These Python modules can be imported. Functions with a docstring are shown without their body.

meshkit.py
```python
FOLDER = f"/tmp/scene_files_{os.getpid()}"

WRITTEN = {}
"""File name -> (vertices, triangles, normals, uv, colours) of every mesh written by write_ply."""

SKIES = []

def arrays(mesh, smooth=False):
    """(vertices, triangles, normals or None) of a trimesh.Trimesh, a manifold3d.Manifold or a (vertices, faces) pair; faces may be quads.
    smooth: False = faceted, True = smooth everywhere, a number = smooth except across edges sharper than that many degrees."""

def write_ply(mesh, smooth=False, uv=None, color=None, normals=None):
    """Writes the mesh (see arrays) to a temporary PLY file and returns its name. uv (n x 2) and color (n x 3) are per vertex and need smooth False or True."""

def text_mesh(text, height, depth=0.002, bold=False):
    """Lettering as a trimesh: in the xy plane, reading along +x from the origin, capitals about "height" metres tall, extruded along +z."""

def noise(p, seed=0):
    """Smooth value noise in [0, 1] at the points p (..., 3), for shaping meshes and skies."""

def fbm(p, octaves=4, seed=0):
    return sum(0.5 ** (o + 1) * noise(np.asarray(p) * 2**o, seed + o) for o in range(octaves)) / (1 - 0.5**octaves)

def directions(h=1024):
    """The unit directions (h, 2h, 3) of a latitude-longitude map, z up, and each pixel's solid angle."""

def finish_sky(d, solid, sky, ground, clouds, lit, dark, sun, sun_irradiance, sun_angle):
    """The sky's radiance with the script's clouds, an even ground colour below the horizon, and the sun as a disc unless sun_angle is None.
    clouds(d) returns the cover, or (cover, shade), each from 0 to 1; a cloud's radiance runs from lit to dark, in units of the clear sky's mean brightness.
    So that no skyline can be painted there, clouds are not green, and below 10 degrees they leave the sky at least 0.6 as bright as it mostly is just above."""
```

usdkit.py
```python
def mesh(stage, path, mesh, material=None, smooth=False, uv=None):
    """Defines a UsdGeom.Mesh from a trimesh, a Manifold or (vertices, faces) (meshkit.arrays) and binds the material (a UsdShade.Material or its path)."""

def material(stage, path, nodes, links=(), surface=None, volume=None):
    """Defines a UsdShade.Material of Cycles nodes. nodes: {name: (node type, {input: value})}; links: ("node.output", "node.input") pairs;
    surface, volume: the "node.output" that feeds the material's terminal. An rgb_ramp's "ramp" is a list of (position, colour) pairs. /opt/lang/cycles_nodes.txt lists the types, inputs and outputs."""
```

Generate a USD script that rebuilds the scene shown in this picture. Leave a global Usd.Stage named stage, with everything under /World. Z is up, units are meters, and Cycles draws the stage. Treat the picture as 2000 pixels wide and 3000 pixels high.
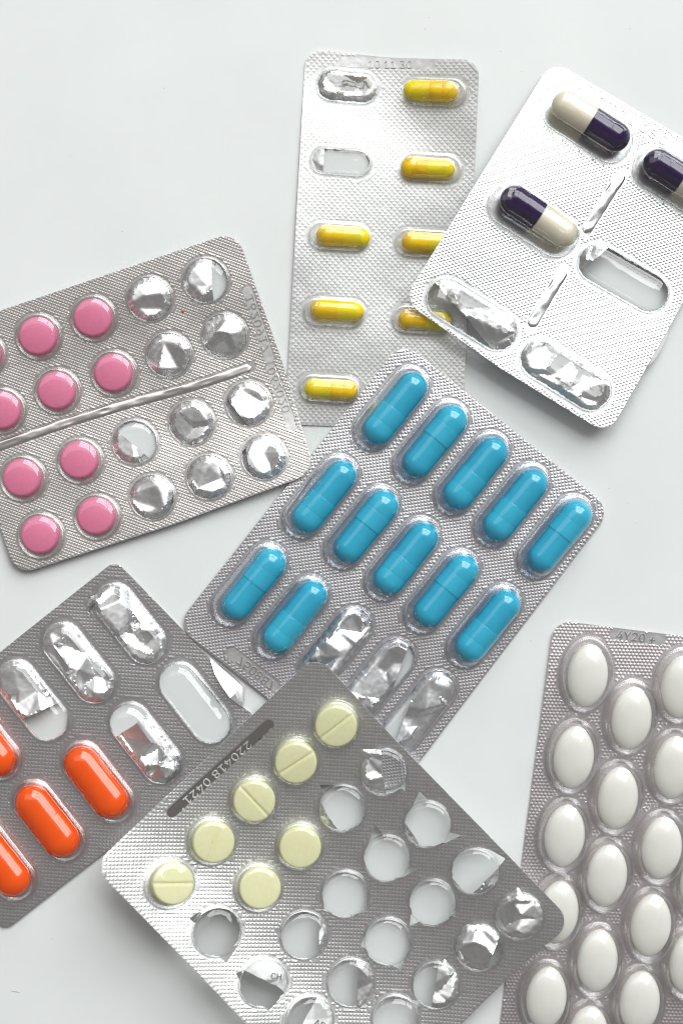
import math, random
import numpy as np, trimesh, shapely
import usdkit, meshkit
from shapely.geometry import Polygon, Point, LineString, MultiPoint
from shapely import affinity
from scipy.spatial import ConvexHull, Delaunay
from scipy.interpolate import RBFInterpolator, LinearNDInterpolator
from pxr import Usd, UsdGeom, UsdLux, UsdShade, Gf, Sdf

stage = Usd.Stage.CreateInMemory()
UsdGeom.SetStageUpAxis(stage, UsdGeom.Tokens.z)
UsdGeom.SetStageMetersPerUnit(stage, 1.0)
UsdGeom.Xform.Define(stage, '/World')
UsdGeom.Scope.Define(stage, '/World/Looks')

# ------------------------------------------------------------------ camera, light
D = 420.0                                   # camera height above the table, mm
PW, PH = 1568.0, 2352.0                     # working picture coordinates, 10 units to the millimetre on the table
cam = UsdGeom.Camera.Define(stage, '/World/camera')
cam.AddTranslateOp().Set(Gf.Vec3d(0, 0, D / 1000))
cam.CreateHorizontalApertureAttr(24.0)
cam.CreateVerticalApertureAttr(24.0 * PH / PW)
cam.CreateFocalLengthAttr(24.0 * D / (PW / 10))
cam.CreateClippingRangeAttr(Gf.Vec2f(0.02, 20))
cam.CreateFStopAttr(4.2)
cam.CreateFocusDistanceAttr((D - 1.0) / 1000)
cam.CreateExposureAttr(0.06)

room = usdkit.material(stage, '/World/Looks/room_light',
                       {'b': ('background_shader', {'color': (1.0, 0.95, 0.92), 'strength': 0.17})}, surface='b.background')
dome = UsdLux.DomeLight.Define(stage, '/World/room_light')
UsdShade.MaterialBindingAPI.Apply(dome.GetPrim()).Bind(room)

def window(az, el, dist, cols, rows, pw, ph, gap, inten, color):
    a, e = math.radians(az), math.radians(el)
    d = np.array([math.sin(a) * math.cos(e), math.cos(a) * math.cos(e), math.sin(e)])
    c = d * dist
    zax = np.array([math.sin(a), math.cos(a), 0.0]); zax = zax * math.cos(math.radians(20)) + np.array([0, 0, 1]) * math.sin(math.radians(20))
    xax = np.cross([0, 0, 1], zax); xax /= np.linalg.norm(xax)
    yax = np.cross(zax, xax)
    for i in range(cols):
        for j in range(rows):
            p = c + xax * (i - (cols - 1) / 2) * (pw + gap) + yax * (j - (rows - 1) / 2) * (ph + gap)
            n = 1 + i + j * cols
            L = UsdLux.RectLight.Define(stage, f'/World/window_pane_light_{n:03d}')
            m = Gf.Matrix4d(*xax, 0, *yax, 0, *zax, 0, *p, 1)
            L.AddTransformOp().Set(m)
            L.CreateWidthAttr(pw); L.CreateHeightAttr(ph)
            L.CreateIntensityAttr(inten); L.CreateColorAttr(Gf.Vec3f(*color))
window(27, 48, 3.4, 2, 3, 1.48, 0.97, 0.126, 5.75, (0.955, 0.985, 0.975))
# the white ceiling beyond the table, lit by the window
ce = UsdLux.RectLight.Define(stage, '/World/ceiling_light')
ce.AddTransformOp().Set(Gf.Matrix4d(1, 0, 0, 0, 0, 1, 0, 0, 0, 0, 1, 0, -0.5, 1.45, 2.5, 1))
ce.CreateWidthAttr(3.4); ce.CreateHeightAttr(1.7); ce.CreateIntensityAttr(0.95); ce.CreateColorAttr(Gf.Vec3f(1.0, 0.985, 0.96))

# ------------------------------------------------------------------ materials
def mat(name, nodes, links, surface):
    return usdkit.material(stage, '/World/Looks/' + name, nodes, links, surface=surface)

def foil(name, color, rough, coat=0.0):
    return mat(name, {
        'tc': ('texture_coordinate', {}),
        'n': ('noise_texture', {'scale': 900.0, 'detail': 4.0}),
        'r': ('rgb_ramp', {'ramp': [(0.3, tuple(c * 0.9 for c in color)), (0.7, color)]}),
        'n2': ('noise_texture', {'scale': 260.0, 'detail': 3.0}),
        'bp': ('bump', {'strength': 0.25, 'distance': 0.0002}),
        'p': ('principled_bsdf', {'metallic': 1.0, 'roughness': rough, 'coat_weight': coat, 'coat_roughness': 0.12}),
    }, [('tc.object', 'n.vector'), ('tc.object', 'n2.vector'), ('n.fac', 'r.fac'), ('r.color', 'p.base_color'),
        ('n2.fac', 'bp.height'), ('bp.normal', 'p.normal')], 'p.BSDF')

M = {}
M['foil'] = foil('silver_foil', (0.82, 0.83, 0.835), 0.28)
M['foil_yellow'] = foil('bright_foil', (0.88, 0.89, 0.885), 0.34)
M['foil_lilac'] = foil('lilac_foil', (0.89, 0.88, 0.915), 0.31)
M['foil_mauve'] = foil('mauve_foil', (0.90, 0.85, 0.865), 0.36)
M['foil_warm'] = foil('warm_foil', (0.88, 0.855, 0.84), 0.29)
M['foil_plum'] = foil('plum_foil', (0.88, 0.865, 0.885), 0.30)
M['foil_olive'] = foil('olive_foil', (0.91, 0.91, 0.905), 0.32)
M['torn'] = foil('torn_foil', (0.94, 0.94, 0.945), 0.40)
M['panel'] = foil('smooth_foil', (0.84, 0.84, 0.84), 0.38)
M['dark_panel'] = foil('smooth_dark_foil', (0.70, 0.68, 0.66), 0.16)
M['letter'] = foil('pressed_foil', (0.92, 0.92, 0.92), 0.46)

def film(name, tint, edge, rough=0.03, refl=0.065):
    return mat(name, {
        'tc': ('texture_coordinate', {}),
        'n': ('noise_texture', {'scale': 420.0, 'detail': 2.0}),
        'bp': ('bump', {'strength': 0.12, 'distance': 0.0002}),
        'lw': ('layer_weight', {'blend': 0.35}),
        'mc': ('mix', {'color1': tint, 'color2': edge}),
        't': ('transparent_bsdf', {}),
        'g': ('glossy_bsdf', {'color': (0.95, 0.95, 0.95), 'roughness': rough}),
        'lf': ('layer_weight', {'blend': 0.5}),
        'pw': ('math', {'math_type': 'power', 'value2': 2.6}),
        'f': ('math', {'math_type': 'multiply_add', 'value2': 0.85, 'value3': refl}),
        'm': ('mix_closure', {}),
    }, [('tc.object', 'n.vector'), ('n.fac', 'bp.height'), ('bp.normal', 'g.normal'),
        ('lw.facing', 'mc.fac'), ('mc.color', 't.color'), ('lf.facing', 'pw.value1'), ('pw.value', 'f.value1'), ('f.value', 'm.fac'), ('t.BSDF', 'm.closure1'), ('g.BSDF', 'm.closure2')], 'm.closure')
M['film'] = film('clear_film', (0.985, 0.988, 0.988), (0.83, 0.85, 0.855))
M['film_blue'] = film('bluish_film', (0.98, 0.983, 0.99), (0.80, 0.82, 0.88), 0.14, 0.11)

def solid(name, color, rough=0.3, var=0.06, coat=0.0, sss=0.0, scale=350.0, bump=0.0):
    nodes = {'tc': ('texture_coordinate', {}), 'n': ('noise_texture', {'scale': scale, 'detail': 3.0}),
             'r': ('rgb_ramp', {'ramp': [(0.3, tuple(c * (1 - var) for c in color)), (0.7, tuple(min(1, c * (1 + var)) for c in color))]}),
             'p': ('principled_bsdf', {'roughness': rough, 'coat_weight': coat, 'coat_roughness': 0.06, 'subsurface_weight': sss,
                                       'subsurface_radius': (1.0, 0.9, 0.7), 'subsurface_scale': 0.0012})}
    links = [('tc.object', 'n.vector'), ('n.fac', 'r.fac'), ('r.color', 'p.base_color')]
    if bump:
        nodes['n2'] = ('noise_texture', {'scale': 6000.0, 'detail': 2.0}); nodes['bp'] = ('bump', {'strength': bump, 'distance': 0.0001})
        links += [('tc.object', 'n2.vector'), ('n2.fac', 'bp.height'), ('bp.normal', 'p.normal')]
    return mat(name, nodes, links, 'p.BSDF')
M['blue'] = solid('blue_gelatin', (0.035, 0.385, 0.58), 0.16, 0.05, 0.6)
M['blue_cap'] = solid('blue_gelatin_cap', (0.042, 0.425, 0.62), 0.16, 0.05, 0.6)
M['yellow'] = solid('yellow_gelatin', (0.98, 0.735, 0.012), 0.18, 0.04, 0.6, 0.2)
M['yellow_cap'] = solid('amber_gelatin', (0.96, 0.585, 0.009), 0.18, 0.05, 0.6, 0.2)
M['purple'] = solid('purple_gelatin', (0.028, 0.012, 0.065), 0.15, 0.1, 0.6)
M['ivory'] = solid('ivory_gelatin', (0.88, 0.80, 0.63), 0.18, 0.03, 0.6, 0.2)
M['orange'] = solid('orange_coating', (0.89, 0.095, 0.005), 0.20, 0.03, 0.9)
M['pink'] = solid('pink_coating', (0.81, 0.215, 0.37), 0.50, 0.05, 0.1, 0.1, 1500.0, 0.15)
M['lime'] = solid('pale_green_tablet', (0.85, 0.83, 0.50), 0.50, 0.03, 0.0, 0.15, 900.0, 0.15)
M['white'] = solid('white_coating', (0.91, 0.885, 0.82), 0.22, 0.02, 0.4, 0.2)
M['paper'] = solid('white_backing', (0.82, 0.82, 0.82), 0.5, 0.02)
M['ink'] = solid('dark_ink', (0.03, 0.03, 0.04), 0.5, 0.05)
M['crumb'] = solid('orange_crumb', (0.45, 0.17, 0.03), 0.6, 0.2)
M['speck'] = solid('grey_speck', (0.30, 0.31, 0.32), 0.6, 0.1)
M['table'] = mat('white_tabletop', {
    'tc': ('texture_coordinate', {}), 'mp': ('mapping', {'scale': (260.0, 14.0, 1.0), 'rotation': (0.0, 0.0, 1.45)}),
    'n': ('noise_texture', {'scale': 1.0, 'detail': 5.0}), 'n2': ('noise_texture', {'scale': 35.0, 'detail': 3.0}),
    'r': ('rgb_ramp', {'ramp': [(0.3, (0.755, 0.776, 0.774)), (0.7, (0.795, 0.816, 0.815))]}),
    'bp': ('bump', {'strength': 0.12, 'distance': 0.0002}),
    'p': ('principled_bsdf', {'roughness': 0.38, 'specular_ior_level': 0.4})},
    [('tc.object', 'mp.vector'), ('mp.vector', 'n.vector'), ('tc.object', 'n2.vector'), ('n2.fac', 'r.fac'), ('r.color', 'p.base_color'),
     ('n.fac', 'bp.height'), ('bp.normal', 'p.normal')], 'p.BSDF')

# ------------------------------------------------------------------ scene-tree helpers
used = {}
def numbered(parent, name):
    k = parent + '/' + name
    n = used.get(k, 0); used[k] = n + 1
    return k if n == 0 else f'{k}_{n:03d}'

def tag(prim, label=None, cat=None, group=None, kind=None):
    for k, v in (('label', label), ('category', cat), ('group', group), ('kind', kind)):
        if v: prim.SetCustomDataByKey(k, v)
    return prim

def thing(name, label, cat, base, group=None):
    path = numbered('/World', name)
    x = UsdGeom.Xform.Define(stage, path)
    x.AddTranslateOp().Set(Gf.Vec3d(*[float(b) / 1000 for b in base]))
    tag(x.GetPrim(), label, cat, group)
    return path

def part(parent, name, v, f, m, base=(0, 0, 0), smooth=False):
    """v in mm in the scene's axes (base subtracted), under parent."""
    path = numbered(parent, name)
    v = (np.asarray(v, float) - np.asarray(base, float)) / 1000; f = np.asarray(f, int)
    u = np.unique(f); k = np.zeros(len(v), int); k[u] = np.arange(len(u)); v, f = v[u], k[f]
    usdkit.mesh(stage, path, trimesh.Trimesh(v, f, process=False), M[m], smooth=smooth)
    return path

# ------------------------------------------------------------------ geometry helpers (mm)
def ray(p, z):
    p = np.asarray(p, float); z = np.asarray(z, float)
    k = (D - z) / D * 0.1
    return np.stack([(p[..., 0] - PW / 2) * k, (PH / 2 - p[..., 1]) * k], -1)

def rot(a):
    c, s = math.cos(a), math.sin(a)
    return np.array([[c, -s], [s, c]])

def ring(kind, L, W, inset, m=20, k=12):
    """a closed outline of (length L along x, width W): stadium or ellipse, moved inwards by inset"""
    if kind == 'ellipse':
        t = np.linspace(0, 2 * np.pi, 2 * m + 2 * k, endpoint=False) - np.pi / 2
        return np.stack([(L / 2 - inset) * np.cos(t), (W / 2 - inset) * np.sin(t)], 1)
    h, r = (L - W) / 2, W / 2 - inset
    t = np.linspace(-np.pi / 2, np.pi / 2, m)
    a = np.stack([h + r * np.cos(t), r * np.sin(t)], 1)
    if h < 1e-6:
        t = np.linspace(-np.pi / 2, 1.5 * np.pi, 2 * m + 2 * k, endpoint=False)
        return np.stack([r * np.cos(t), r * np.sin(t)], 1)
    b = np.stack([np.linspace(h, -h, k + 2)[1:-1], np.full(k, r)], 1)
    return np.vstack([a, b, -a, -b])

def rings_mesh(rings):
    n = len(rings[0]); v = np.vstack(rings + [rings[-1].mean(0, keepdims=True)]); f = []
    i = np.arange(n); j = (i + 1) % n
    for r in range(len(rings) - 1):
        a, b = r * n, (r + 1) * n
        f += [np.stack([a + i, a + j, b + j], 1), np.stack([a + i, b + j, b + i], 1)]
    a = (len(rings) - 1) * n
    f.append(np.stack([a + i, a + j, np.full(n, len(v) - 1)], 1))
    return v, np.vstack(f)

def weighted_delaunay(p, w):
    c = p - p.mean(0)
    q = np.column_stack([c, (c ** 2).sum(1) + w])
    h = ConvexHull(q, qhull_options='Qt')
    low = h.equations[:, 2] < -1e-9
    f = h.simplices[low].copy()
    e1, e2 = p[f[:, 1]] - p[f[:, 0]], p[f[:, 2]] - p[f[:, 0]]
    cr = e1[:, 0] * e2[:, 1] - e1[:, 1] * e2[:, 0]
    f[cr < 0] = f[cr < 0][:, ::-1]
    return f[np.abs(cr) > 1e-7]

def boundary_points(poly, step):
    out = []
    for g in getattr(poly, 'geoms', [poly]):
        for r in [g.exterior, *g.interiors]:
            n = max(6, int(r.length / step))
            out.append(np.array([r.interpolate(i / n, normalized=True).coords[0] for i in range(n)]))
    return np.vstack(out) if out else np.zeros((0, 2))

def edges_once(f):
    e = np.vstack([f[:, [0, 1]], f[:, [1, 2]], f[:, [2, 0]]])
    s = np.sort(e, 1); key = s[:, 0].astype(np.int64) * 10_000_000 + s[:, 1]
    _, idx, cnt = np.unique(key, return_index=True, return_counts=True)
    return e[idx[cnt == 1]]

def patch(poly, step, rng):
    """points and triangles that fill a polygon evenly"""
    b = boundary_points(poly, step)
    x0, y0, x1, y1 = poly.bounds
    gx, gy = np.meshgrid(np.arange(x0, x1, step), np.arange(y0, y1, step * 0.866))
    gx = gx + (np.arange(gx.shape[0]) % 2)[:, None] * step / 2
    g = np.stack([gx.ravel(), gy.ravel()], 1) + rng.uniform(-.12, .12, (gx.size, 2)) * step
    inner = poly.buffer(-step * 0.45)
    g = g[shapely.contains_xy(inner, g[:, 0], g[:, 1])] if not inner.is_empty else g[:0]
    p = np.vstack([b, g])
    f = Delaunay(p).simplices
    c = p[f].mean(1)
    f = f[shapely.contains_xy(poly, c[:, 0], c[:, 1])]
    e1, e2 = p[f[:, 1]] - p[f[:, 0]], p[f[:, 2]] - p[f[:, 0]]
    cr = e1[:, 0] * e2[:, 1] - e1[:, 1] * e2[:, 0]
    f[cr < 0] = f[cr < 0][:, ::-1]
    return p, f

def jag(pts, amp, rng, seed=0):
    """roughens a closed outline the way foil tears"""
    p = np.asarray(pts, float)
    L = LineString(np.vstack([p, p[:1]]))
    n = max(24, int(L.length / 0.45))
    q = np.array([L.interpolate(i / n, normalized=True).coords[0] for i in range(n)])
    c = q.mean(0); d = q - c; d /= np.linalg.norm(d, axis=1, keepdims=True)
    return q + d * (rng.uniform(-1, .4, (n, 1)) * amp)

# ------------------------------------------------------------------ the blister pack
class Pack:
    def __init__(s, label, ctrl, outline, radius, emboss, foil_mat, wave=0.08, seed=1, film='film', rawoutline=False):
        s.seed, s.film, s.foil_mat, s.emboss = seed, film, foil_mat, emboss
        s.rng = np.random.default_rng(seed)
        z = np.array([c[2] for c in ctrl], float)
        xy = ray(np.array([c[:2] for c in ctrl], float), z)
        s.rbf = RBFInterpolator(xy, z, kernel='thin_plate_spline', degree=1)
        s.wave = wave
        o = np.array([s.hit(p) for p in outline])
        poly = Polygon(o)
        s.outline = poly.buffer(-radius, quad_segs=12).buffer(radius, quad_segs=12)
        c = np.array(s.outline.centroid.coords[0]); s.base = np.array([*c, float(s.surf(c[None])[0])])
        s.path = thing('blister_pack', label, 'blister pack', s.base)
        s.holes, s.flats, s.pockets = [], [], []

    def surf(s, xy):
        xy = np.atleast_2d(xy)
        z = s.rbf(xy)
        if s.wave:
            q = np.column_stack([xy / 20.0, np.full(len(xy), s.seed * 3.7)])
            z = z + s.wave * (meshkit.fbm(q, 2, s.seed) - 0.5) * 2
        return z

    def hit(s, p, dz=0.0):
        z = 0.5
        for _ in range(8):
            xy = ray(np.array(p, float), z + dz); z = float(s.surf(xy[None])[0])
        return xy

    def normal(s, xy):
        e = 0.4
        gx = (s.surf(xy + [e, 0]) - s.surf(xy - [e, 0])) / (2 * e)
        gy = (s.surf(xy + [0, e]) - s.surf(xy - [0, e])) / (2 * e)
        n = np.stack([-gx, -gy, np.ones(len(gx))], 1)
        return n / np.linalg.norm(n, axis=1, keepdims=True)

    def on(s, xy, h):
        """points of the card at plan positions xy, raised by h along its normal"""
        xy = np.atleast_2d(xy); h = np.broadcast_to(h, len(xy))
        return np.column_stack([xy, s.surf(xy)]) + s.normal(xy) * h[:, None]

    def frame(s, c, a):
        n = s.normal(c[None])[0]
        x = np.array([math.cos(a), math.sin(a), 0]); x = x - n * (x @ n); x /= np.linalg.norm(x)
        return x, np.cross(n, x), n

    def pocket(s, px, ang, kind, L, W, H, state='full', power=2.6, ears=(), cover=None, flute=0.0, dent=0.0, seed=None, rim=0.6,
               torn_mat='torn', ink=None, hole_inset=0.25, amp=1.0, flat=0.0):
        rng = np.random.default_rng(s.seed * 1000 + len(s.pockets) if seed is None else seed)
        c = s.hit(px); R = rot(ang)
        prof = [(-rim, 0.02), (-rim * .35, 0.09), (0.0, 0.12)]
        rr = W / 2 - max(0.15, flat)
        for t in np.linspace(0, 1, 12)[1:]:
            th = t * np.pi / 2
            prof.append((rr * (1 - math.cos(th) ** (2 / power)), 0.12 + (H - 0.12) * math.sin(th) ** (2 / power)))
        rings = []
        planes = [(rng.uniform(0, 2 * np.pi), rng.uniform(.45, .8)) for _ in range(3)] if dent else []
        for q, (ins, h) in enumerate(prof):
            r2 = ring(kind, L, W, ins)
            if flute and 1 <= q <= 4:
                k = np.arange(len(r2)); r2 = r2 * (1 + flute / (W / 2) * np.where(k % 2 == 0, 1, -1)[:, None] * .8)
            hh = np.full(len(r2), h)
            if q > 3:
                w = c + r2 @ R.T
                hh = hh * (1 + (0.025 + dent * .22) * (meshkit.noise(np.column_stack([w / 1.7, np.full(len(w), q * .05)]), s.seed) - .5))
                for a, o in planes:
                    lim = H * (o + 0.55 * (r2[:, 0] / L * math.cos(a) + r2[:, 1] / W * math.sin(a)) * 1.4)
                    hh = np.where(hh > lim, hh * (1 - dent) + np.maximum(lim, .2) * dent, hh)
            rings.append(np.column_stack([r2, hh]))
        v, f = rings_mesh(rings)
        w = s.on(c + v[:, :2] @ R.T, v[:, 2])
        path = part(s.path, 'pocket', w, f, s.film, s.base, smooth=True)
        s.pockets.append(path)
        base_poly = Polygon(c + ring(kind, L, W, -rim - .1) @ R.T)
        s.flats.append(base_poly)
        if state == 'full':
            return path
        local = Polygon(jag(ring(kind, L, W, hole_inset), 0.28, rng)).buffer(0)
        for e in ears:                                    # torn corners reaching past the pocket, in picture units about the centre
            pts = np.array([s.hit((px[0] + a, px[1] + b)) for a, b in e]) - c
            local = local.union(Polygon(pts @ R).buffer(0.05))
        hole = Polygon(c + np.array(local.exterior.coords) @ R.T)
        s.holes.append(hole)
        if state == 'open':
            return path
        piece = Polygon(local.exterior).buffer(-0.05)
        for a, o in (cover or []):                        # half planes kept: direction (picture, degrees), offset in share of the size
            a = math.radians(-a) - ang; d = np.array([math.cos(a), math.sin(a)]); nrm = np.array([-d[1], d[0]])
            off = o * W / 2
            t = np.linspace(-40, 40, 160); edge = d * off + nrm * t[:, None] + d * (0.5 * np.cumsum(rng.uniform(-1, 1, 160))[:, None] * .22).clip(-.7, .7)
            half = Polygon(np.vstack([edge, nrm * 40 - d * 60, -nrm * 40 - d * 60])).buffer(0)
            piece = piece.intersection(half)
        if piece.is_empty:
            return path
        if piece.geom_type != 'Polygon':
            piece = max(piece.geoms, key=lambda g: g.area)
        p, f = patch(piece, 0.42, rng)
        nsite = max(6, int(local.area / 7))
        x0, y0, x1, y1 = local.bounds
        sites = np.column_stack([rng.uniform(x0, x1, nsite), rng.uniform(y0, y1, nsite)])
        hv = rng.uniform(0.05, 0.66, nsite) * H * amp
        box = np.array([[x0 - 2, y0 - 2], [x1 + 2, y0 - 2], [x1 + 2, y1 + 2], [x0 - 2, y1 + 2]])
        lin = LinearNDInterpolator(np.vstack([sites, box]), np.r_[hv, np.full(4, .3)])
        h = lin(p)
        d = np.array([local.exterior.distance(Point(*q)) for q in p])
        h = h * np.minimum(1, d / 1.1) ** .8 + 0.06 * (meshkit.noise(np.column_stack([p * 1.6, np.full(len(p), s.seed)]), 5) - .5)
        top = 0.80 * H * np.minimum(1, (d + .15) / (W * .22)) ** .6
        h = np.minimum(np.maximum(h, -0.02), top)
        w = s.on(c + p @ R.T, h)
        torn = part(path, 'torn_foil', w, f, torn_mat, s.base, smooth=16)
        if ink:
            text, off, hgt, ta = ink
            s.text(text, (px[0] + off[0], px[1] + off[1]), ta, hgt, lift=0.62 * H * amp + .5, parent=path, m='ink', name='printed_letters')
        return path

    def panel(s, pa, pb, width, m='panel', bump=0.05, name='embossed_panel', flatten=True):
        a, b = s.hit(pa), s.hit(pb)
        poly = LineString([a, b]).buffer(width / 2)
        if flatten: s.flats.append(poly.buffer(0.08))
        p, f = patch(poly, 0.45, s.rng)
        h = 0.05 + bump * (meshkit.fbm(np.column_stack([p * 0.9, np.full(len(p), s.seed)]), 3, 3) - .5)
        return part(s.path, name, s.on(p, h), f, m, s.base, smooth=True)

    def ridge(s, pts, width, height, m, name, wobble=0.3):
        line = LineString([s.hit(p) for p in pts])
        n = max(8, int(line.length / 0.35)); k = 11; rows = []
        for i in range(n + 1):
            q = np.array(line.interpolate(i / n, normalized=True).coords[0])
            t = np.array(line.interpolate(min(1, i / n + .01), normalized=True).coords[0]) - np.array(line.interpolate(max(0, i / n - .01), normalized=True).coords[0])
            t /= np.linalg.norm(t); nn = np.array([-t[1], t[0]])
            end = min(1.0, min(i, n - i) * line.length / n / (width * .5)); e = math.sqrt(max(1 - (1 - end) ** 2, 0.02))
            u = np.linspace(-1, 1, k)
            wv = 1 + wobble * .25 * (meshkit.noise(np.array([[i * .35, 1.3, s.seed]]), 7)[0] - .5)
            h = 0.06 + height * e * (1 - np.abs(u) ** 4.5) * (1 + wobble * (meshkit.noise(np.column_stack([np.full(k, i * .16), u * 1.3, np.full(k, 2.0)]), s.seed) - .5) * 2)
            xy = q + nn * (u * width / 2 * e * wv)[:, None]
            rows.append(np.column_stack([xy, h]))
        v = np.vstack(rows); f = []
        for i in range(n):
            for j in range(k - 1):
                a = i * k + j; f += [[a, a + k, a + 1], [a + 1, a + k, a + k + 1]]
        s.flats.append(line.buffer(width / 2 + .1))
        return part(s.path, name, s.on(v[:, :2], v[:, 2]), np.array(f), m, s.base, smooth=True)

    def text(s, text, px, deg, height, mirror=False, lift=0.05, depth=0.24, parent=None, m='letter', name='embossed_lettering', spread=1.0):
        """text centred at px, advancing in picture direction deg (clockwise from right)"""
        t = meshkit.text_mesh(text, height, depth)
        v = np.array(t.vertices); v[:, 0] -= v[:, 0].mean() if False else (v[:, 0].min() + v[:, 0].max()) / 2; v[:, 1] -= height / 2
        v[:, 0] *= spread
        f = np.array(t.faces)
        if mirror: v[:, 1] = -v[:, 1]; f = f[:, ::-1]
        c = s.hit(px); R = rot(-math.radians(deg))
        return part(parent or s.path, name, s.on(c + v[:, :2] @ R.T, v[:, 2] + lift), f, m, s.base)

    def card(s):
        kind, pitch, deg, hgt = s.emboss; hgt *= .58
        flats = shapely.union_all(s.flats) if s.flats else Polygon()
        holes = shapely.union_all(s.holes) if s.holes else Polygon()
        region = s.outline.difference(holes)
        if region.geom_type != 'Polygon': region = max(region.geoms, key=lambda g: g.area)
        lattice_zone = region.difference(flats)
        x0, y0, x1, y1 = region.bounds; c0 = np.array([(x0 + x1) / 2, (y0 + y1) / 2]); half = math.hypot(x1 - x0, y1 - y0) / 2
        n = int(half / pitch) + 2
        if kind == 'square':
            i, j = np.meshgrid(np.arange(-n, n + 1), np.arange(-n, n + 1))
            lo = np.stack([i.ravel(), j.ravel()], 1) * pitch; hi = lo + pitch / 2
        else:                                            # hexagonal bumps: a triangular lattice with every third point raised
            n = int(n * 2.2)
            i, j = np.meshgrid(np.arange(-n, n + 1), np.arange(-n, n + 1)); i, j = i.ravel(), j.ravel()
            q = np.stack([i + j / 2, j * .8660254], 1) * pitch / math.sqrt(3)
            up = (i - j) % 3 == 0
            lo, hi = q[~up], q[up]
        R = rot(-math.radians(deg)); lo = lo @ R.T + c0; hi = hi @ R.T + c0
        keep = lattice_zone.buffer(-pitch * .22)
        lo = lo[shapely.contains_xy(keep, lo[:, 0], lo[:, 1])]; hi = hi[shapely.contains_xy(keep, hi[:, 0], hi[:, 1])]
        b = boundary_points(region, 0.4)
        fb = flats.intersection(region.buffer(-.3)) if s.flats else Polygon()
        b2 = boundary_points(flats, 0.5) if s.flats else np.zeros((0, 2))
        b2 = b2[shapely.contains_xy(region.buffer(-.25), b2[:, 0], b2[:, 1])] if len(b2) else b2
        gx, gy = np.meshgrid(np.arange(x0, x1, 1.3), np.arange(y0, y1, 1.3)); g = np.stack([gx.ravel(), gy.ravel()], 1) + s.rng.uniform(-.2, .2, (gx.size, 2))
        fz = flats.intersection(region).buffer(-.5)
        g = g[shapely.contains_xy(fz, g[:, 0], g[:, 1])] if not fz.is_empty else g[:0]
        p = np.vstack([b, b2, g, lo, hi]); isup = np.zeros(len(p), bool); isup[len(p) - len(hi):] = True
        f = weighted_delaunay(p, np.where(isup, 0.02 * pitch ** 2, 0))
        c = p[f].mean(1); f = f[shapely.contains_xy(region, c[:, 0], c[:, 1])]
        top = s.on(p, np.where(isup, hgt, 0.0))
        usedv = np.unique(f); remap = np.full(len(p), -1); remap[usedv] = np.arange(len(usedv)); f = remap[f]; top = top[usedv]; p = p[usedv]
        bot = s.on(p, -0.28); m = len(top)
        e = edges_once(f)
        side = np.vstack([np.stack([e[:, 1], e[:, 0], e[:, 0] + m], 1), np.stack([e[:, 1], e[:, 0] + m, e[:, 1] + m], 1)])
        part(s.path, 'foil_card', np.vstack([top, bot]), np.vstack([f, f[:, ::-1] + m, side]), s.foil_mat, s.base, smooth=False)

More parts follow.
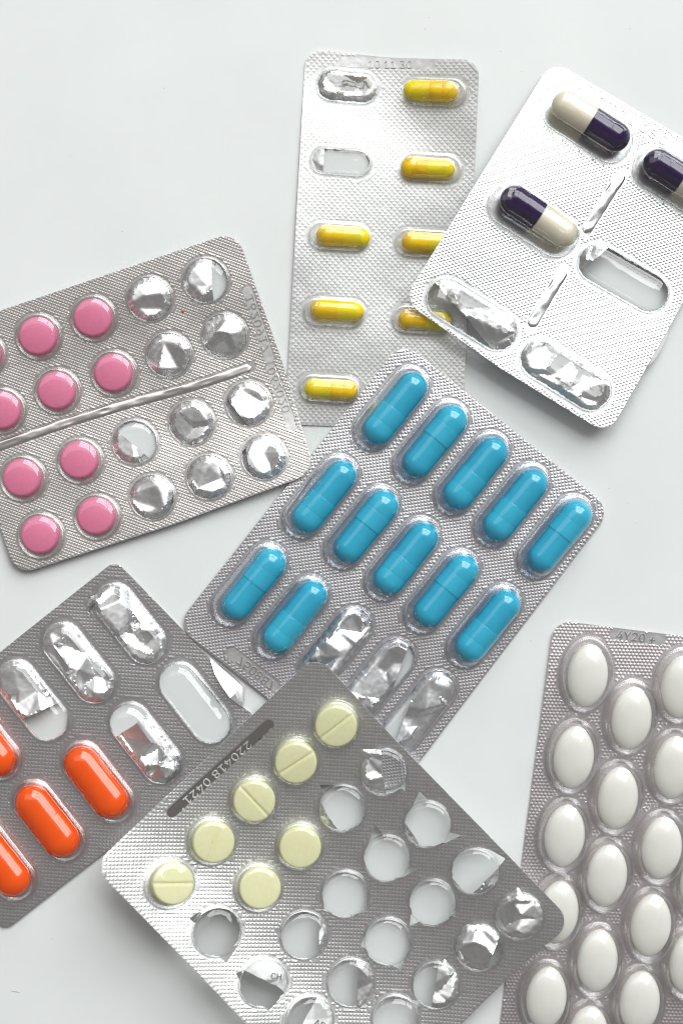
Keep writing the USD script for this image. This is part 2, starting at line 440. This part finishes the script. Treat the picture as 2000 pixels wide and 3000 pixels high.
# ------------------------------------------------------------------ pills
protos = {}
def place_pill(key, name, label, cat, pack, px, ang, mid, builder, group=None, roll=0.0, tilt=0.0):
    """mid = height of the pill's middle above the card"""
    c = pack.hit(px, mid)
    x, y, n = pack.frame(c, ang)
    o = np.array([*c, float(pack.surf(c[None])[0])]) + n * mid
    # keep the picture position of the middle exact
    if roll:
        cr, sr = math.cos(roll), math.sin(roll); y, n = y * cr + n * sr, n * cr - y * sr
    path = numbered('/World', name)
    X = UsdGeom.Xform.Define(stage, path)
    if key in protos:
        X.GetPrim().GetReferences().AddInternalReference(protos[key]); X.GetPrim().SetInstanceable(True)
    op = X.MakeMatrixXform() if key in protos else X.AddTransformOp()
    op.Set(Gf.Matrix4d(*x, 0, *y, 0, *n, 0, *(o / 1000), 1))
    if key not in protos:
        protos[key] = path
        builder(path)
    tag(X.GetPrim(), label, cat, group)
    return path

def lathe_x(prof, n=40):
    """revolves (x, r) about the x axis"""
    t = np.linspace(0, 2 * np.pi, n, endpoint=False)
    v = np.vstack([np.column_stack([np.full(n, x), r * np.cos(t), r * np.sin(t)]) for x, r in prof]); f = []
    i = np.arange(n); j = (i + 1) % n
    for k in range(len(prof) - 1):
        a, b = k * n, (k + 1) * n
        f += [np.stack([a + i, b + j, a + j], 1), np.stack([a + i, b + i, b + j], 1)]
    return v, np.vstack(f)

def capsule(L, W, m_body, m_cap, seam=0.0):
    """body on the -x side, the wider cap on the +x side, its edge at seam (share of the half length)"""
    def build(path):
        R = W / 2; rb = R * 0.962; xs = seam * L / 2
        th = np.linspace(0, np.pi / 2, 12)
        xe = L / 2 - R * .96
        body = [(-L / 2 + R * .96 * (1 - math.cos(math.pi / 2 - a)) if False else -xe - rb * 1.0 * math.cos(a), max(1e-4, rb * math.sin(a))) for a in th]
        body += [(x, rb) for x in np.linspace(-xe, xs + L * .08, 8)[1:]]
        cap = [(xs, rb * .985), (xs, R * .99), (xs + .08, R), (xs + L * .05, R)]
        cap += [(xs + (xe - xs) * .62, R), (xs + (xe - xs) * .66, R * .985), (xs + (xe - xs) * .72, R * .985), (xs + (xe - xs) * .80, R)]
        cap += [(xe + R * .98 * math.cos(a), max(1e-4, R * math.sin(a))) for a in th[::-1]]
        v, f = lathe_x(body); part(path, 'body', v, f, m_body, smooth=35)
        v, f = lathe_x(cap); part(path, 'cap', v, f, m_cap, smooth=35)
    return build

def caplet(L, W, H, m, seam=False):
    def build(path):
        R = W / 2; xe = L / 2 - R; th = np.linspace(0, np.pi / 2, 14)
        pr = [(-xe - R * math.cos(a), max(1e-4, R * math.sin(a))) for a in th]
        pr += [(x, R) for x in np.linspace(-xe, xe, 10)[1:-1]]
        pr += [(xe + R * math.cos(a), max(1e-4, R * math.sin(a))) for a in th[::-1]]
        if seam:
            lo = [q for q in pr if q[0] < 0] + [(0.5, R * .99)]; hi = [(0.0, R * .985), (0.0, R * 1.012), (0.12, R * 1.018)] + [(x, r * 1.018) for x, r in pr if x > 0.3]
            for name, prof in (('body', lo), ('cap', hi)):
                v, f = lathe_x(prof, 44); v[:, 2] *= H / W; part(path, name, v, f, m, smooth=35)
        else:
            v, f = lathe_x(pr, 44); v[:, 2] *= H / W
            part(path, 'coated_body', v, f, m, smooth=True)
    return build

def disc(r, H, bev, dome, m, score=False):
    def build(path):
        n = 80; t = np.linspace(0, 2 * np.pi, n, endpoint=False); rows = []
        prof = [(0.2, -H / 2), (r - bev, -H / 2), (r, -H / 2 + bev), (r, H / 2 - bev - dome)]
        for a in np.linspace(0, np.pi / 2, 6)[1:]:
            prof.append((r - bev * (1 - math.cos(a)), H / 2 - bev - dome + bev * math.sin(a)))
        rt = r - bev
        for q in np.linspace(1, 0.02, 22)[1:]:
            prof.append((rt * q, H / 2 - dome + dome * (1 - q * q)))
        rows = []
        for rr, z in prof:
            x, y = rr * np.cos(t), rr * np.sin(t); zz = np.full(n, z)
            if score and z > H / 2 - dome - bev * 1.01:
                zz = zz - 0.42 * np.exp(-(y / 0.26) ** 2)
            rows.append(np.column_stack([x, y, zz]))
        v, f = rings_mesh(rows)
        part(path, 'tablet_body', v, f, m, smooth=40)
    return build

def oval(L, W, H, m):
    def build(path):
        s = trimesh.creation.icosphere(4); v = np.array(s.vertices)
        k = 1 - 0.10 * np.abs(v[:, 0]) ** 3
        v = np.column_stack([v[:, 0] * L / 2, v[:, 1] * W / 2 * k, np.sign(v[:, 2]) * np.abs(v[:, 2]) ** .88 * H / 2])
        part(path, 'tablet_body', v, s.faces, m, smooth=True)
    return build

def rad(dx, dy): return math.atan2(-dy, dx)

# ------------------------------------------------------------------ the table
b = trimesh.creation.box((1.6, 1.6, 0.03)); b.apply_translation((0, 0, -0.015))
p_ = numbered('/World', 'tabletop'); usdkit.mesh(stage, p_, b, M['table'])
tag(stage.GetPrimAtPath(p_), 'smooth white tabletop under the blister packs', None, None, 'structure')

# ------------------------------------------------------------------ yellow capsule pack
Y = Pack('tall silver blister pack of small yellow capsules with two empty pockets',
         [(702, 113, .7), (1101, 136, 3.4), (1080, 420, 1.5), (960, 300, .6), (1062, 990, .45), (653, 974, .6), (850, 340, .45), (1000, 600, .45), (900, 124, .9), (690, 500, .9)],
         [(702, 113), (740, 114), (800, 121), (860, 128), (917, 132), (990, 134), (1101, 136), (1094, 300), (1087, 440), (1074, 700), (1062, 990), (860, 983), (653, 974), (660, 866), (682, 470)],
         3.9, ('square', .92, 47, .036), 'foil_yellow', wave=.32, seed=3)
ya = rad(100, 6)
yL, yW, yH = 13.9, 6.1, 4.7
ycaps = [((1000, 211), (991, 205), 0, 'yellow capsule at the top right of the tall silver blister'),
         ((990, 386), (984, 385), 1, 'yellow capsule in the right column, second from the top of the tall blister'),
         ((778, 543), (788, 541), 1, 'yellow capsule in the left column just below the empty open pocket'),
         ((977, 559), (985, 556), 1, 'yellow capsule half hidden by the left edge of the purple capsule blister'),
         ((767, 718), (774, 711), 1, 'yellow capsule second from the bottom in the left column of its blister'),
         ((970, 735), (977, 734), 1, 'yellow capsule mostly hidden under the lower left corner of the purple capsule blister'),
         ((757, 893), (760, 894), 0, 'lowest visible yellow capsule, beside the top corner of the blue capsule blister')]
for base, px, flip, lab in ycaps:
    Y.pocket(base, ya, 'stadium', yL, yW, yH, power=2.8)
    place_pill('yellow', 'yellow_capsule', lab, 'capsule', Y, px, ya + (math.pi if flip else 0), 2.45, capsule(12.3, 4.7, 'yellow', 'yellow_cap', .0), 'yellow capsules in the tall silver blister')
Y.pocket((797, 198), rad(100, 9), 'stadium', 14.2, 7.2, 4.4, 'torn', dent=.5, cover=None, amp=1.35, seed=21)
Y.pocket((783, 369), rad(100, 7), 'stadium', 14.2, 6.4, 4.2, 'torn', dent=.35, cover=[(5, -1.2)], amp=.8, hole_inset=.5)
Y.panel((790, 141), (985, 146), 2.3)
Y.text('10 11 30', (896, 147), 1.5, 1.7, m='foil_yellow')
Y.card()

# ------------------------------------------------------------------ pink tablet pack
P = Pack('silver blister pack of round pink tablets with a raised ridge along its middle',
         [(-146, 762, 1.6), (542, 530, 1.7), (200, 650, 1.6), (680, 930, 1.35), (724, 1085, 2.9), (36, 1322, 1.9), (300, 920, .4), (400, 1205, 2.2), (576, 843, .7)],
         [(-146, 762), (542, 530), (646, 825), (724, 1085), (400, 1204), (36, 1322), (-60, 1030)], 4.6, ('square', .64, 20, .06), 'foil_warm', wave=.32, seed=5)
pink_full = [((-40, 815), 'row A', 'pink tablet cut by the left frame edge, far left of the top row'),
             ((88, 772), 0, 'whole pink tablet in the top row, left of its full neighbour'),
             ((214, 730), 0, 'pink tablet in the top row, left of the first torn empty pocket'),
             ((5, 943), 0, 'pink tablet cut by the left frame edge, just above the raised ridge'),
             ((131, 898), 0, 'pink tablet in the middle of the three in the row above the raised ridge'),
             ((261, 857), 0, 'pink tablet furthest right in the row above the raised ridge'),
             ((52, 1099), 0, 'pink tablet furthest left in the row below the raised ridge'),
             ((183, 1058), 0, 'pink tablet right of its neighbour in the row below the raised ridge'),
             ((93, 1230), 0, 'pink tablet nearest the bottom left corner of its blister'),
             ((222, 1187), 0, 'pink tablet second in the lowest row, left of a torn empty pocket')]
for k, (px, _, lab) in enumerate(pink_full):
    P.pocket((px[0] + 1, px[1] + 1), 0, 'stadium', 10.5, 10.5, 3.4, power=3.4, flat=.9, rim=.35)
    place_pill('pink', 'pink_tablet', lab, 'tablet', P, (px[0] - 2, px[1] - 1), k * 1.1, 1.6, disc(4.28, 3.0, .75, .35, 'pink'), 'pink tablets in the ridged blister')
pink_empty = [((344, 686), None, [(-20, .55)]), ((472, 643), [(180, .25)], None), ((388, 815), None, None), ((516, 771), None, None),
              ((310, 1016), [(130, -.25)], None), ((440, 971), None, None), ((570, 927), [(-35, .6)], None),
              ((350, 1142), [(200, .7)], None), ((480, 1096), None, None), ((606, 1050), [(-10, .75)], None)]
for k, (px, cov, _) in enumerate(pink_empty):
    P.pocket(px, k, 'stadium', 10.5, 10.5, 3.3, 'torn', power=3.2, flat=.6, rim=.35, cover=None if not cov else [(a + 180, o) for a, o in cov], amp=1.1, dent=.12, hole_inset=.2)
P.ridge([(-30, 1035), (60, 1003), (140, 975), (274, 933), (440, 888), (576, 843)], 2.2, .22, 'foil_warm', 'reinforcing_ridge', .3)
P.panel((568, 668), (618, 822), 2.2); P.panel((622, 846), (671, 978), 2.2)
P.text('1620917', (592, 742), 72, 1.9, mirror=True, spread=1.18, m='foil_warm'); P.text('062020', (640, 895), 70, 1.9, mirror=True, spread=1.1, m='foil_warm')
P.card()

# ------------------------------------------------------------------ orange caplet pack
O = Pack('dark silver blister pack of orange capsules with crumpled torn pockets and a ripped corner',
         [(265, 1287, 1.0), (-329, 1754, .5), (604, 1673, .45), (10, 2140, .9), (430, 1470, .42), (200, 1750, .45)],
         [(265, 1287), (413, 1440), (484, 1516), (500, 1560), (540, 1612), (575, 1637), (604, 1673), (244, 1957), (10, 2140), (-329, 1754), (0, 1498)],
         2.6, ('square', .80, 4, .07), 'foil_plum', wave=.32, seed=7)
oa = rad(60, 77)
OL, OW, OH = 21.5, 9.6, 5.2
for px, lab, key, sm in [((-38, 1700), 'orange capsule cut by the left frame edge, highest on that side', 'orange', False),
                         ((222, 1797), 'smooth orange capsule nearest the pale green tablet blister, highest of the whole ones', 'orange', False),
                         ((109, 1886), 'orange capsule with a visible joint line, between two other orange ones', 'orange_seam', True),
                         ((-4, 1976), 'orange capsule cut by the left frame edge, lowest of the orange ones', 'orange_seam', True)]:
    O.pocket((px[0] + 4, px[1] - 2), oa, 'stadium', OL, OW, OH, power=2.7)
    place_pill(key, 'orange_capsule', lab, 'capsule', O, (px[0] - 1, px[1] + 1), oa, 3.0, caplet(19.0, 8.3, 5.9, 'orange', sm), 'orange capsules in the dark silver blister')
for px, st, cov in [((300, 1432), 'torn', None), ((181, 1522), 'torn', None), ((74, 1608), 'torn', [(65, .75)]), ((448, 1614), 'open', None), ((335, 1706), 'torn', [(-125, .95)])]:
    O.pocket(px, oa, 'stadium', OL, OW, OH * .9, st, cover=cov, dent=.12, amp=1.15, hole_inset=.15,
             torn_mat='torn', ears=[[(-95, -25), (-102, -40), (-92, -62), (-70, -70)]] if px[0] == 300 else ())
# the ripped corner: the edge curled back as a bright strip of foil
cl = np.array([O.hit(p) for p in [(482, 1513), (497, 1545), (515, 1572), (535, 1597), (556, 1622)]]); rows = []
for i, q in enumerate(cl):
    t = cl[min(i + 1, 4)] - cl[max(i - 1, 0)]; t /= np.linalg.norm(t); nn = np.array([t[1], -t[0]])
    w = [.3, 2.4, 3.6, 4.2, .8][i]
    for k, u in enumerate(np.linspace(-1, 1, 7)):
        rows.append(np.array([*(q - nn * (u * .5 + .35) * w), 0]) + [0, 0, float(O.surf(q[None])[0]) + .12 + 1.3 * max(0, .6 - u) * w / 3.6 + .08 * ((i * 7 + k) % 3)])
f = [t for i in range(4) for k in range(6) for t in ([i * 7 + k, i * 7 + k + 7, i * 7 + k + 1], [i * 7 + k + 1, i * 7 + k + 7, i * 7 + k + 8])]
part(O.path, 'curled_edge', np.array(rows), np.array(f), 'torn', O.base, smooth=25)
O.card()

# ------------------------------------------------------------------ white oval tablet pack
Wt = Pack('silver blister pack of white oval tablets with dotted foil',
          [(1272, 1424, .8), (1120, 2560, .5), (1800, 1490, .7), (1650, 2630, .5), (1450, 2000, .45)],
          [(1272, 1424), (1800, 1491), (1650, 2630), (1120, 2560), (1148, 2352), (1241, 1655)], 4.2, ('hex', .86, 32, .10), 'foil_mauve', wave=.32, seed=9)
wa = rad(-12, 100)
cols = [[(1351, 1555), (1319, 1742), (1298, 1923), (1283, 2098), (1256, 2295)], [(1451, 1652), (1420, 1836), (1395, 2014), (1373, 2210), (1352, 2385)],
        [(1566, 1580), (1549, 1765), (1520, 1950), (1496, 2128), (1470, 2305)], [(1609, 2030), (1585, 2215)]]
cn = ['leftmost', 'second from left', 'third from left', 'rightmost']
rn = [['top', 'second from top', 'middle', 'half hidden by the pale green blister corner', 'lowest'], ['top', 'second from top', 'middle', 'second from bottom', 'lowest, cut by the bottom frame edge'],
      ['top, cut by the right frame edge', 'second from top', 'middle', 'second from bottom', 'lowest'], ['upper sliver, cut by the right frame edge', 'lower sliver, cut by the right frame edge']]
for ci, col in enumerate(cols):
    for ri, px in enumerate(col):
        Wt.pocket((px[0] - 6, px[1] - 6), wa, 'ellipse', 17.4, 12.0, 6.0, power=3.4, rim=.5)
        place_pill('white', 'white_oval_tablet', f'white oval tablet in the {cn[ci]} column: {rn[ci][ri]}', 'tablet', Wt, (px[0] - 2, px[1] - 2), wa + .0, 2.5, oval(14.4, 9.2, 4.9, 'white'), 'white oval tablets in the dotted blister')
Wt.panel((1410, 1457), (1515, 1471), 2.1); Wt.text('4Y20 +', (1460, 1463), 7.5, 1.9, m='foil')
Wt.card()

# ------------------------------------------------------------------ blue capsule pack
B = Pack('silver blister pack of large blue capsules lying across the middle of the picture',
         [(922, 783, 1.15), (404, 1438, 1.25), (1404, 1170, .75), (900, 1832, .7), (900, 1250, .9)],
         [(922, 783), (1404, 1170), (900, 1832), (404, 1438)], 4.6, ('square', .74, -8, .085), 'foil_lilac', wave=.32, seed=11, film='film_blue')
ba = rad(100, -124)
blue = [[(907, 937), (997, 1014), (1092, 1086), (1183, 1159), (1283, 1232)], [(744, 1140), (839, 1210), (932, 1283), (1022, 1358), (1120, 1437)], [(581, 1342), (677, 1417)]]
rown = ['upper right row', 'middle row', 'lower left row']
pos = ['first from the upper left', 'second from the upper left', 'third, in the row centre', 'fourth, next to the right end', 'last, at the right end']
light = [[0, 1, 0, 0, 1], [0, 1, 0, 1, 0], [1, 0]]
for r, row in enumerate(blue):
    for k, px in enumerate(row):
        B.pocket((px[0] - 9, px[1] + 1), ba, 'stadium', 22.3, 9.0, 6.6, power=2.3, flute=.10, rim=.45)
        place_pill('blue', 'blue_capsule', f'blue capsule in the {rown[r]} of its blister: {pos[k]}', 'capsule', B, px, ba + (0 if light[r][k] else math.pi), 3.75,
                   capsule(19.5, 7.45, 'blue', 'blue_cap', .04), 'blue capsules in the silver blister')
for px, cov in [((769, 1489), None), ((868, 1561), [(20, 1.0)]), ((962, 1634), [(-160, .75)])]:
    B.pocket(px, ba, 'stadium', 22.0, 9.0, 3.2, 'torn', dent=.5, cover=cov, amp=1.0, rim=.45, flute=.08)
B.panel((533, 1502), (625, 1575), 2.7); B.text('750887', (588, 1546), 39, 1.9, mirror=True, spread=1.05, m='foil')
B.card()

# ------------------------------------------------------------------ purple capsule pack
V = Pack('shiny silver blister pack of purple and ivory capsules with dotted foil and three torn pockets',
         [(1268, 138, 1.6), (926, 690, 6.6), (1396, 996, 5.2), (1722, 404, 1.6), (1300, 560, 3.2), (1430, 640, 2.4), (1180, 860, 6.0), (1150, 420, 4.6)],
         [(1268, 138), (1722, 404), (1540, 745), (1396, 998), (1150, 846), (926, 690)], 4.2, ('hex', .80, 12, .075), 'foil', wave=.32, seed=13)
va = rad(85, 53)
for base, px, flip, lab in [((1348, 290), (1354, 279), 0, 'ivory and purple capsule at the top of its blister, ivory end up left'),
                            ((1223, 506), (1233, 496), 1, 'purple and ivory capsule left of the raised bar, purple end up left'),
                            ((1556, 420), (1566, 411), 1, 'purple capsule cut by the right frame edge')]:
    V.pocket(base, va, 'stadium', 22.6, 9.6, 7.0, power=2.7)
    place_pill('purple', 'two_tone_capsule', lab, 'capsule', V, px, va + (math.pi if flip else 0), 3.7, capsule(19.8, 7.0, 'ivory', 'purple', .0), 'two tone capsules in the shiny blister')
V.pocket((1431, 638), rad(88, 50), 'stadium', 23, 9.2, 4.4, 'torn', dent=.0, cover=[(50, -1.7)], amp=.8)
V.pocket((1084, 722), va, 'stadium', 23, 9.4, 4.4, 'torn', dent=.25, cover=[(140, .35)], amp=1.0)
V.pocket((1298, 860), va, 'stadium', 23, 9.4, 4.4, 'torn', dent=.3, cover=None, amp=1.0)
V.ridge([(1429, 398), (1342, 534)], 2.5, .22, 'foil', 'reinforcing_bar', .7); V.ridge([(1296, 618), (1217, 750)], 2.5, .22, 'foil', 'reinforcing_bar', .7)
V.panel((1350, 213), (1590, 361), 2.6); V.text('0T0L 0S0', (1452, 277), 31.5, 2.0, spread=1.5)
# a small tongue of torn backing sticking out under the right edge
q = [V.hit(p) for p in [(1528, 742), (1537, 752), (1533, 772), (1520, 800), (1504, 826), (1492, 838), (1484, 836), (1496, 790)]]
poly = Polygon(q); pp, ff = patch(poly, .5, V.rng); dd = np.array([poly.exterior.distance(Point(*x)) for x in pp])
top = np.column_stack([pp, V.surf(pp) - 1.0 + .5 * np.minimum(1, dd / .8)]); m_ = len(top); bt = top - [0, 0, .3]; e = edges_once(ff)
side = np.vstack([np.stack([e[:, 1], e[:, 0], e[:, 0] + m_], 1), np.stack([e[:, 1], e[:, 0] + m_, e[:, 1] + m_], 1)])
part(V.path, 'torn_backing', np.vstack([top, bt]), np.vstack([ff, ff[:, ::-1] + m_, side]), 'paper', V.base, smooth=30)
V.card()

# ------------------------------------------------------------------ pale green tablet pack
G = Pack('large silver blister pack of pale green round tablets on top, most pockets torn',
         [(727, 1503, 5.6), (212, 1992, 13.0), (350, 1950, 8.0), (330, 2115, 11.2), (450, 2000, 6.0), (560, 2350, 9.6), (690, 2235, 4.4), (1316, 2120, 8.4), (808, 2597, 8.0), (700, 2010, 2.6), (950, 1850, 3.6), (480, 1740, 4.6), (1000, 2200, 2.6)],
         [(727, 1503), (900, 1692), (1034, 1830), (1190, 1990), (1316, 2120), (1222, 2196), (1060, 2353), (808, 2597), (566, 2353), (212, 1992), (460, 1756)],
         4.4, ('square', .82, 3, .07), 'foil_olive', wave=.32, seed=15)
green = [((772, 1664), -38, 'pale green scored tablet nearest the top corner of its blister'),
         ((679, 1748), -33, 'pale green scored tablet second from the top corner, left of the first'),
         ((582, 1838), 47, 'pale green tablet with its score line slanting down to the right'),
         ((486, 1934), -73, 'pale green tablet with a nearly upright score line in the outer row'),
         ((389, 2033), 0, 'pale green tablet with a level score line, nearest the left corner'),
         ((688, 1945), None, 'unscored pale green tablet in the inner row, upper one of two'),
         ((593, 2041), None, 'unscored pale green tablet in the inner row, lower one of two')]
for px, sc, lab in green:
    G.pocket((px[0], px[1] - 2), 0, 'stadium', 10.9, 10.9, 4.2, power=4.5, flat=2.0, rim=.3)
    place_pill('lime_scored' if sc is not None else 'lime', 'pale_green_tablet', lab, 'tablet', G, px, -math.radians(sc or 0), 2.0, disc(4.72, 3.6, .45, .12, 'lime', sc is not None), 'pale green tablets in the top blister')
torn = [((881, 1773), 'torn', [(175, -.1)], [[(-40, -30), (-52, -52), (-10, -52), (40, -30)], [(30, 30), (48, 44), (50, 10), (52, -5)]], 'torn'),
        ((786, 1856), 'torn', [(150, -.75)], [[(-40, -30), (-52, -52), (-10, -52), (10, -40)]], 'torn'),
        ((982, 1893), 'torn', [(150, -.8)], [[(-48, -10), (-19, -74), (0, -55), (50, 20), (75, 26), (40, 44), (-30, 30)]], 'torn'),
        ((888, 1971), 'open', None, [[(-50, -10), (-27, -72), (-5, -50), (45, 25), (74, 22), (35, 45), (-30, 30)]], 'torn'),
        ((1091, 2001), 'torn', [(40, -.6)], [[(-52, -20), (-20, -50), (30, -50), (69, -28), (50, -5), (0, 20)]], 'torn'),
        ((792, 2053), 'open', None, [[(-50, 20), (-46, 40), (0, 50), (48, 42), (52, 0)]], 'torn'),
        ((993, 2072), 'open', None, [[(-50, 30), (-52, 55), (-30, 45), (0, 0)], [(40, 30), (52, 35), (52, 0), (40, 0)]], 'torn'),
        ((1193, 2104), 'torn', None, [[(-22, -42), (-5, -68), (12, -44), (0, -30)]], 'torn'),
        ((497, 2141), 'open', None, [[(-50, -20), (-62, -30), (-40, -45), (0, -30)], [(0, 48), (22, 72), (50, 30)]], 'torn'),
        ((698, 2148), 'torn', [(0, -.75)], [[(-45, -25), (-66, -6), (-45, 15)], [(0, 45), (22, 62), (40, 35)]], 'torn'),
        ((890, 2162), 'open', None, [[(-40, -40), (-62, 10), (-30, 30), (0, 0)], [(0, 50), (30, 66), (48, 20)]], 'torn'),
        ((1100, 2176), 'torn', [(200, .6)], [[(-45, -35), (-30, -52), (0, -50)]], 'torn'),
        ((604, 2257), 'torn', [(-60, -.15)], [[(-40, -30), (-62, -20), (-50, 5)], [(0, 45), (12, 66), (40, 35)]], 'paper'),
        ((806, 2257), 'torn', [(0, -.2)], [[(-45, -25), (-58, -2), (-45, 20)], [(0, 45), (20, 60), (40, 35)]], 'torn'),
        ((1001, 2263), 'torn', [(10, -.1)], [[(0, -48), (20, -60), (40, -35)]], 'torn'),
        ((711, 2343), 'torn', [(30, .2)], [], 'paper'),
        ((908, 2341), 'open', None, [[(20, -45), (55, -40), (45, -10)]], 'torn')]
for k, (px, st, cov, ears, tm) in enumerate(torn):
    ink = {12: ('CH', (24, -15), 1.3, 8), 15: ('AR', (18, 8), 1.5, 25)}.get(k)
    G.pocket(px, k * .9, 'stadium', 10.9, 10.9, 3.9, st, power=3.6, flat=1.0, rim=.3, cover=None if not cov else [(a + 180, o) for a, o in cov], ears=ears, amp=.95, dent=.3, torn_mat=tm, ink=ink, hole_inset=.15)
G.panel((617, 1665), (395, 1866), 2.4, m='dark_panel')
G.text('220418 0421', (500, 1775), 180 - 42, 1.75, spread=1.25)
G.card()

# ------------------------------------------------------------------ crumbs and specks
c = P.hit((420, 714)); s_ = trimesh.creation.icosphere(2, .38); v = np.array(s_.vertices) * (1 + .5 * (meshkit.noise(np.array(s_.vertices) * 2.2, 4)[:, None] - .5)) * [1, .9, .6]
pth = thing('crumb', 'tiny orange brown crumb between the torn pockets of the pink tablet blister', 'crumb', (*c, float(P.surf(c[None])[0]) + .25))
part(pth, 'grain', v, np.array(s_.faces), 'crumb', smooth=True)
tv, tf = [], []
rng = np.random.default_rng(4)
for px, L, w, a in [((35, 2279), 3.0, .18, 10)] + [((rng.uniform(20, 1548), rng.uniform(20, 2330)), rng.uniform(.2, .5), rng.uniform(.08, .14), rng.uniform(0, 180)) for _ in range(46)]:
    xy = ray(px, 0.02); d = np.array([math.cos(math.radians(a)), -math.sin(math.radians(a))]) * L / 2; nn = np.array([-d[1], d[0]]) / (L / 2) * w / 2
    o = sum(len(x) for x in tv)
    tv.append(np.array([[*(xy - d), .012], [*(xy + nn), .012], [*(xy + d), .012], [*(xy - nn), .012], [*xy, .05]])); tf += [[o, o + 3, o + 4], [o + 3, o + 2, o + 4], [o + 2, o + 1, o + 4], [o + 1, o, o + 4]]
pth = numbered('/World', 'dust')
usdkit.mesh(stage, pth, trimesh.Trimesh(np.vstack(tv) / 1000, np.array(tf), process=False), M['speck'])
tag(stage.GetPrimAtPath(pth), 'fine grey dust specks and a short scratch on the white tabletop', 'dust', None, 'stuff')
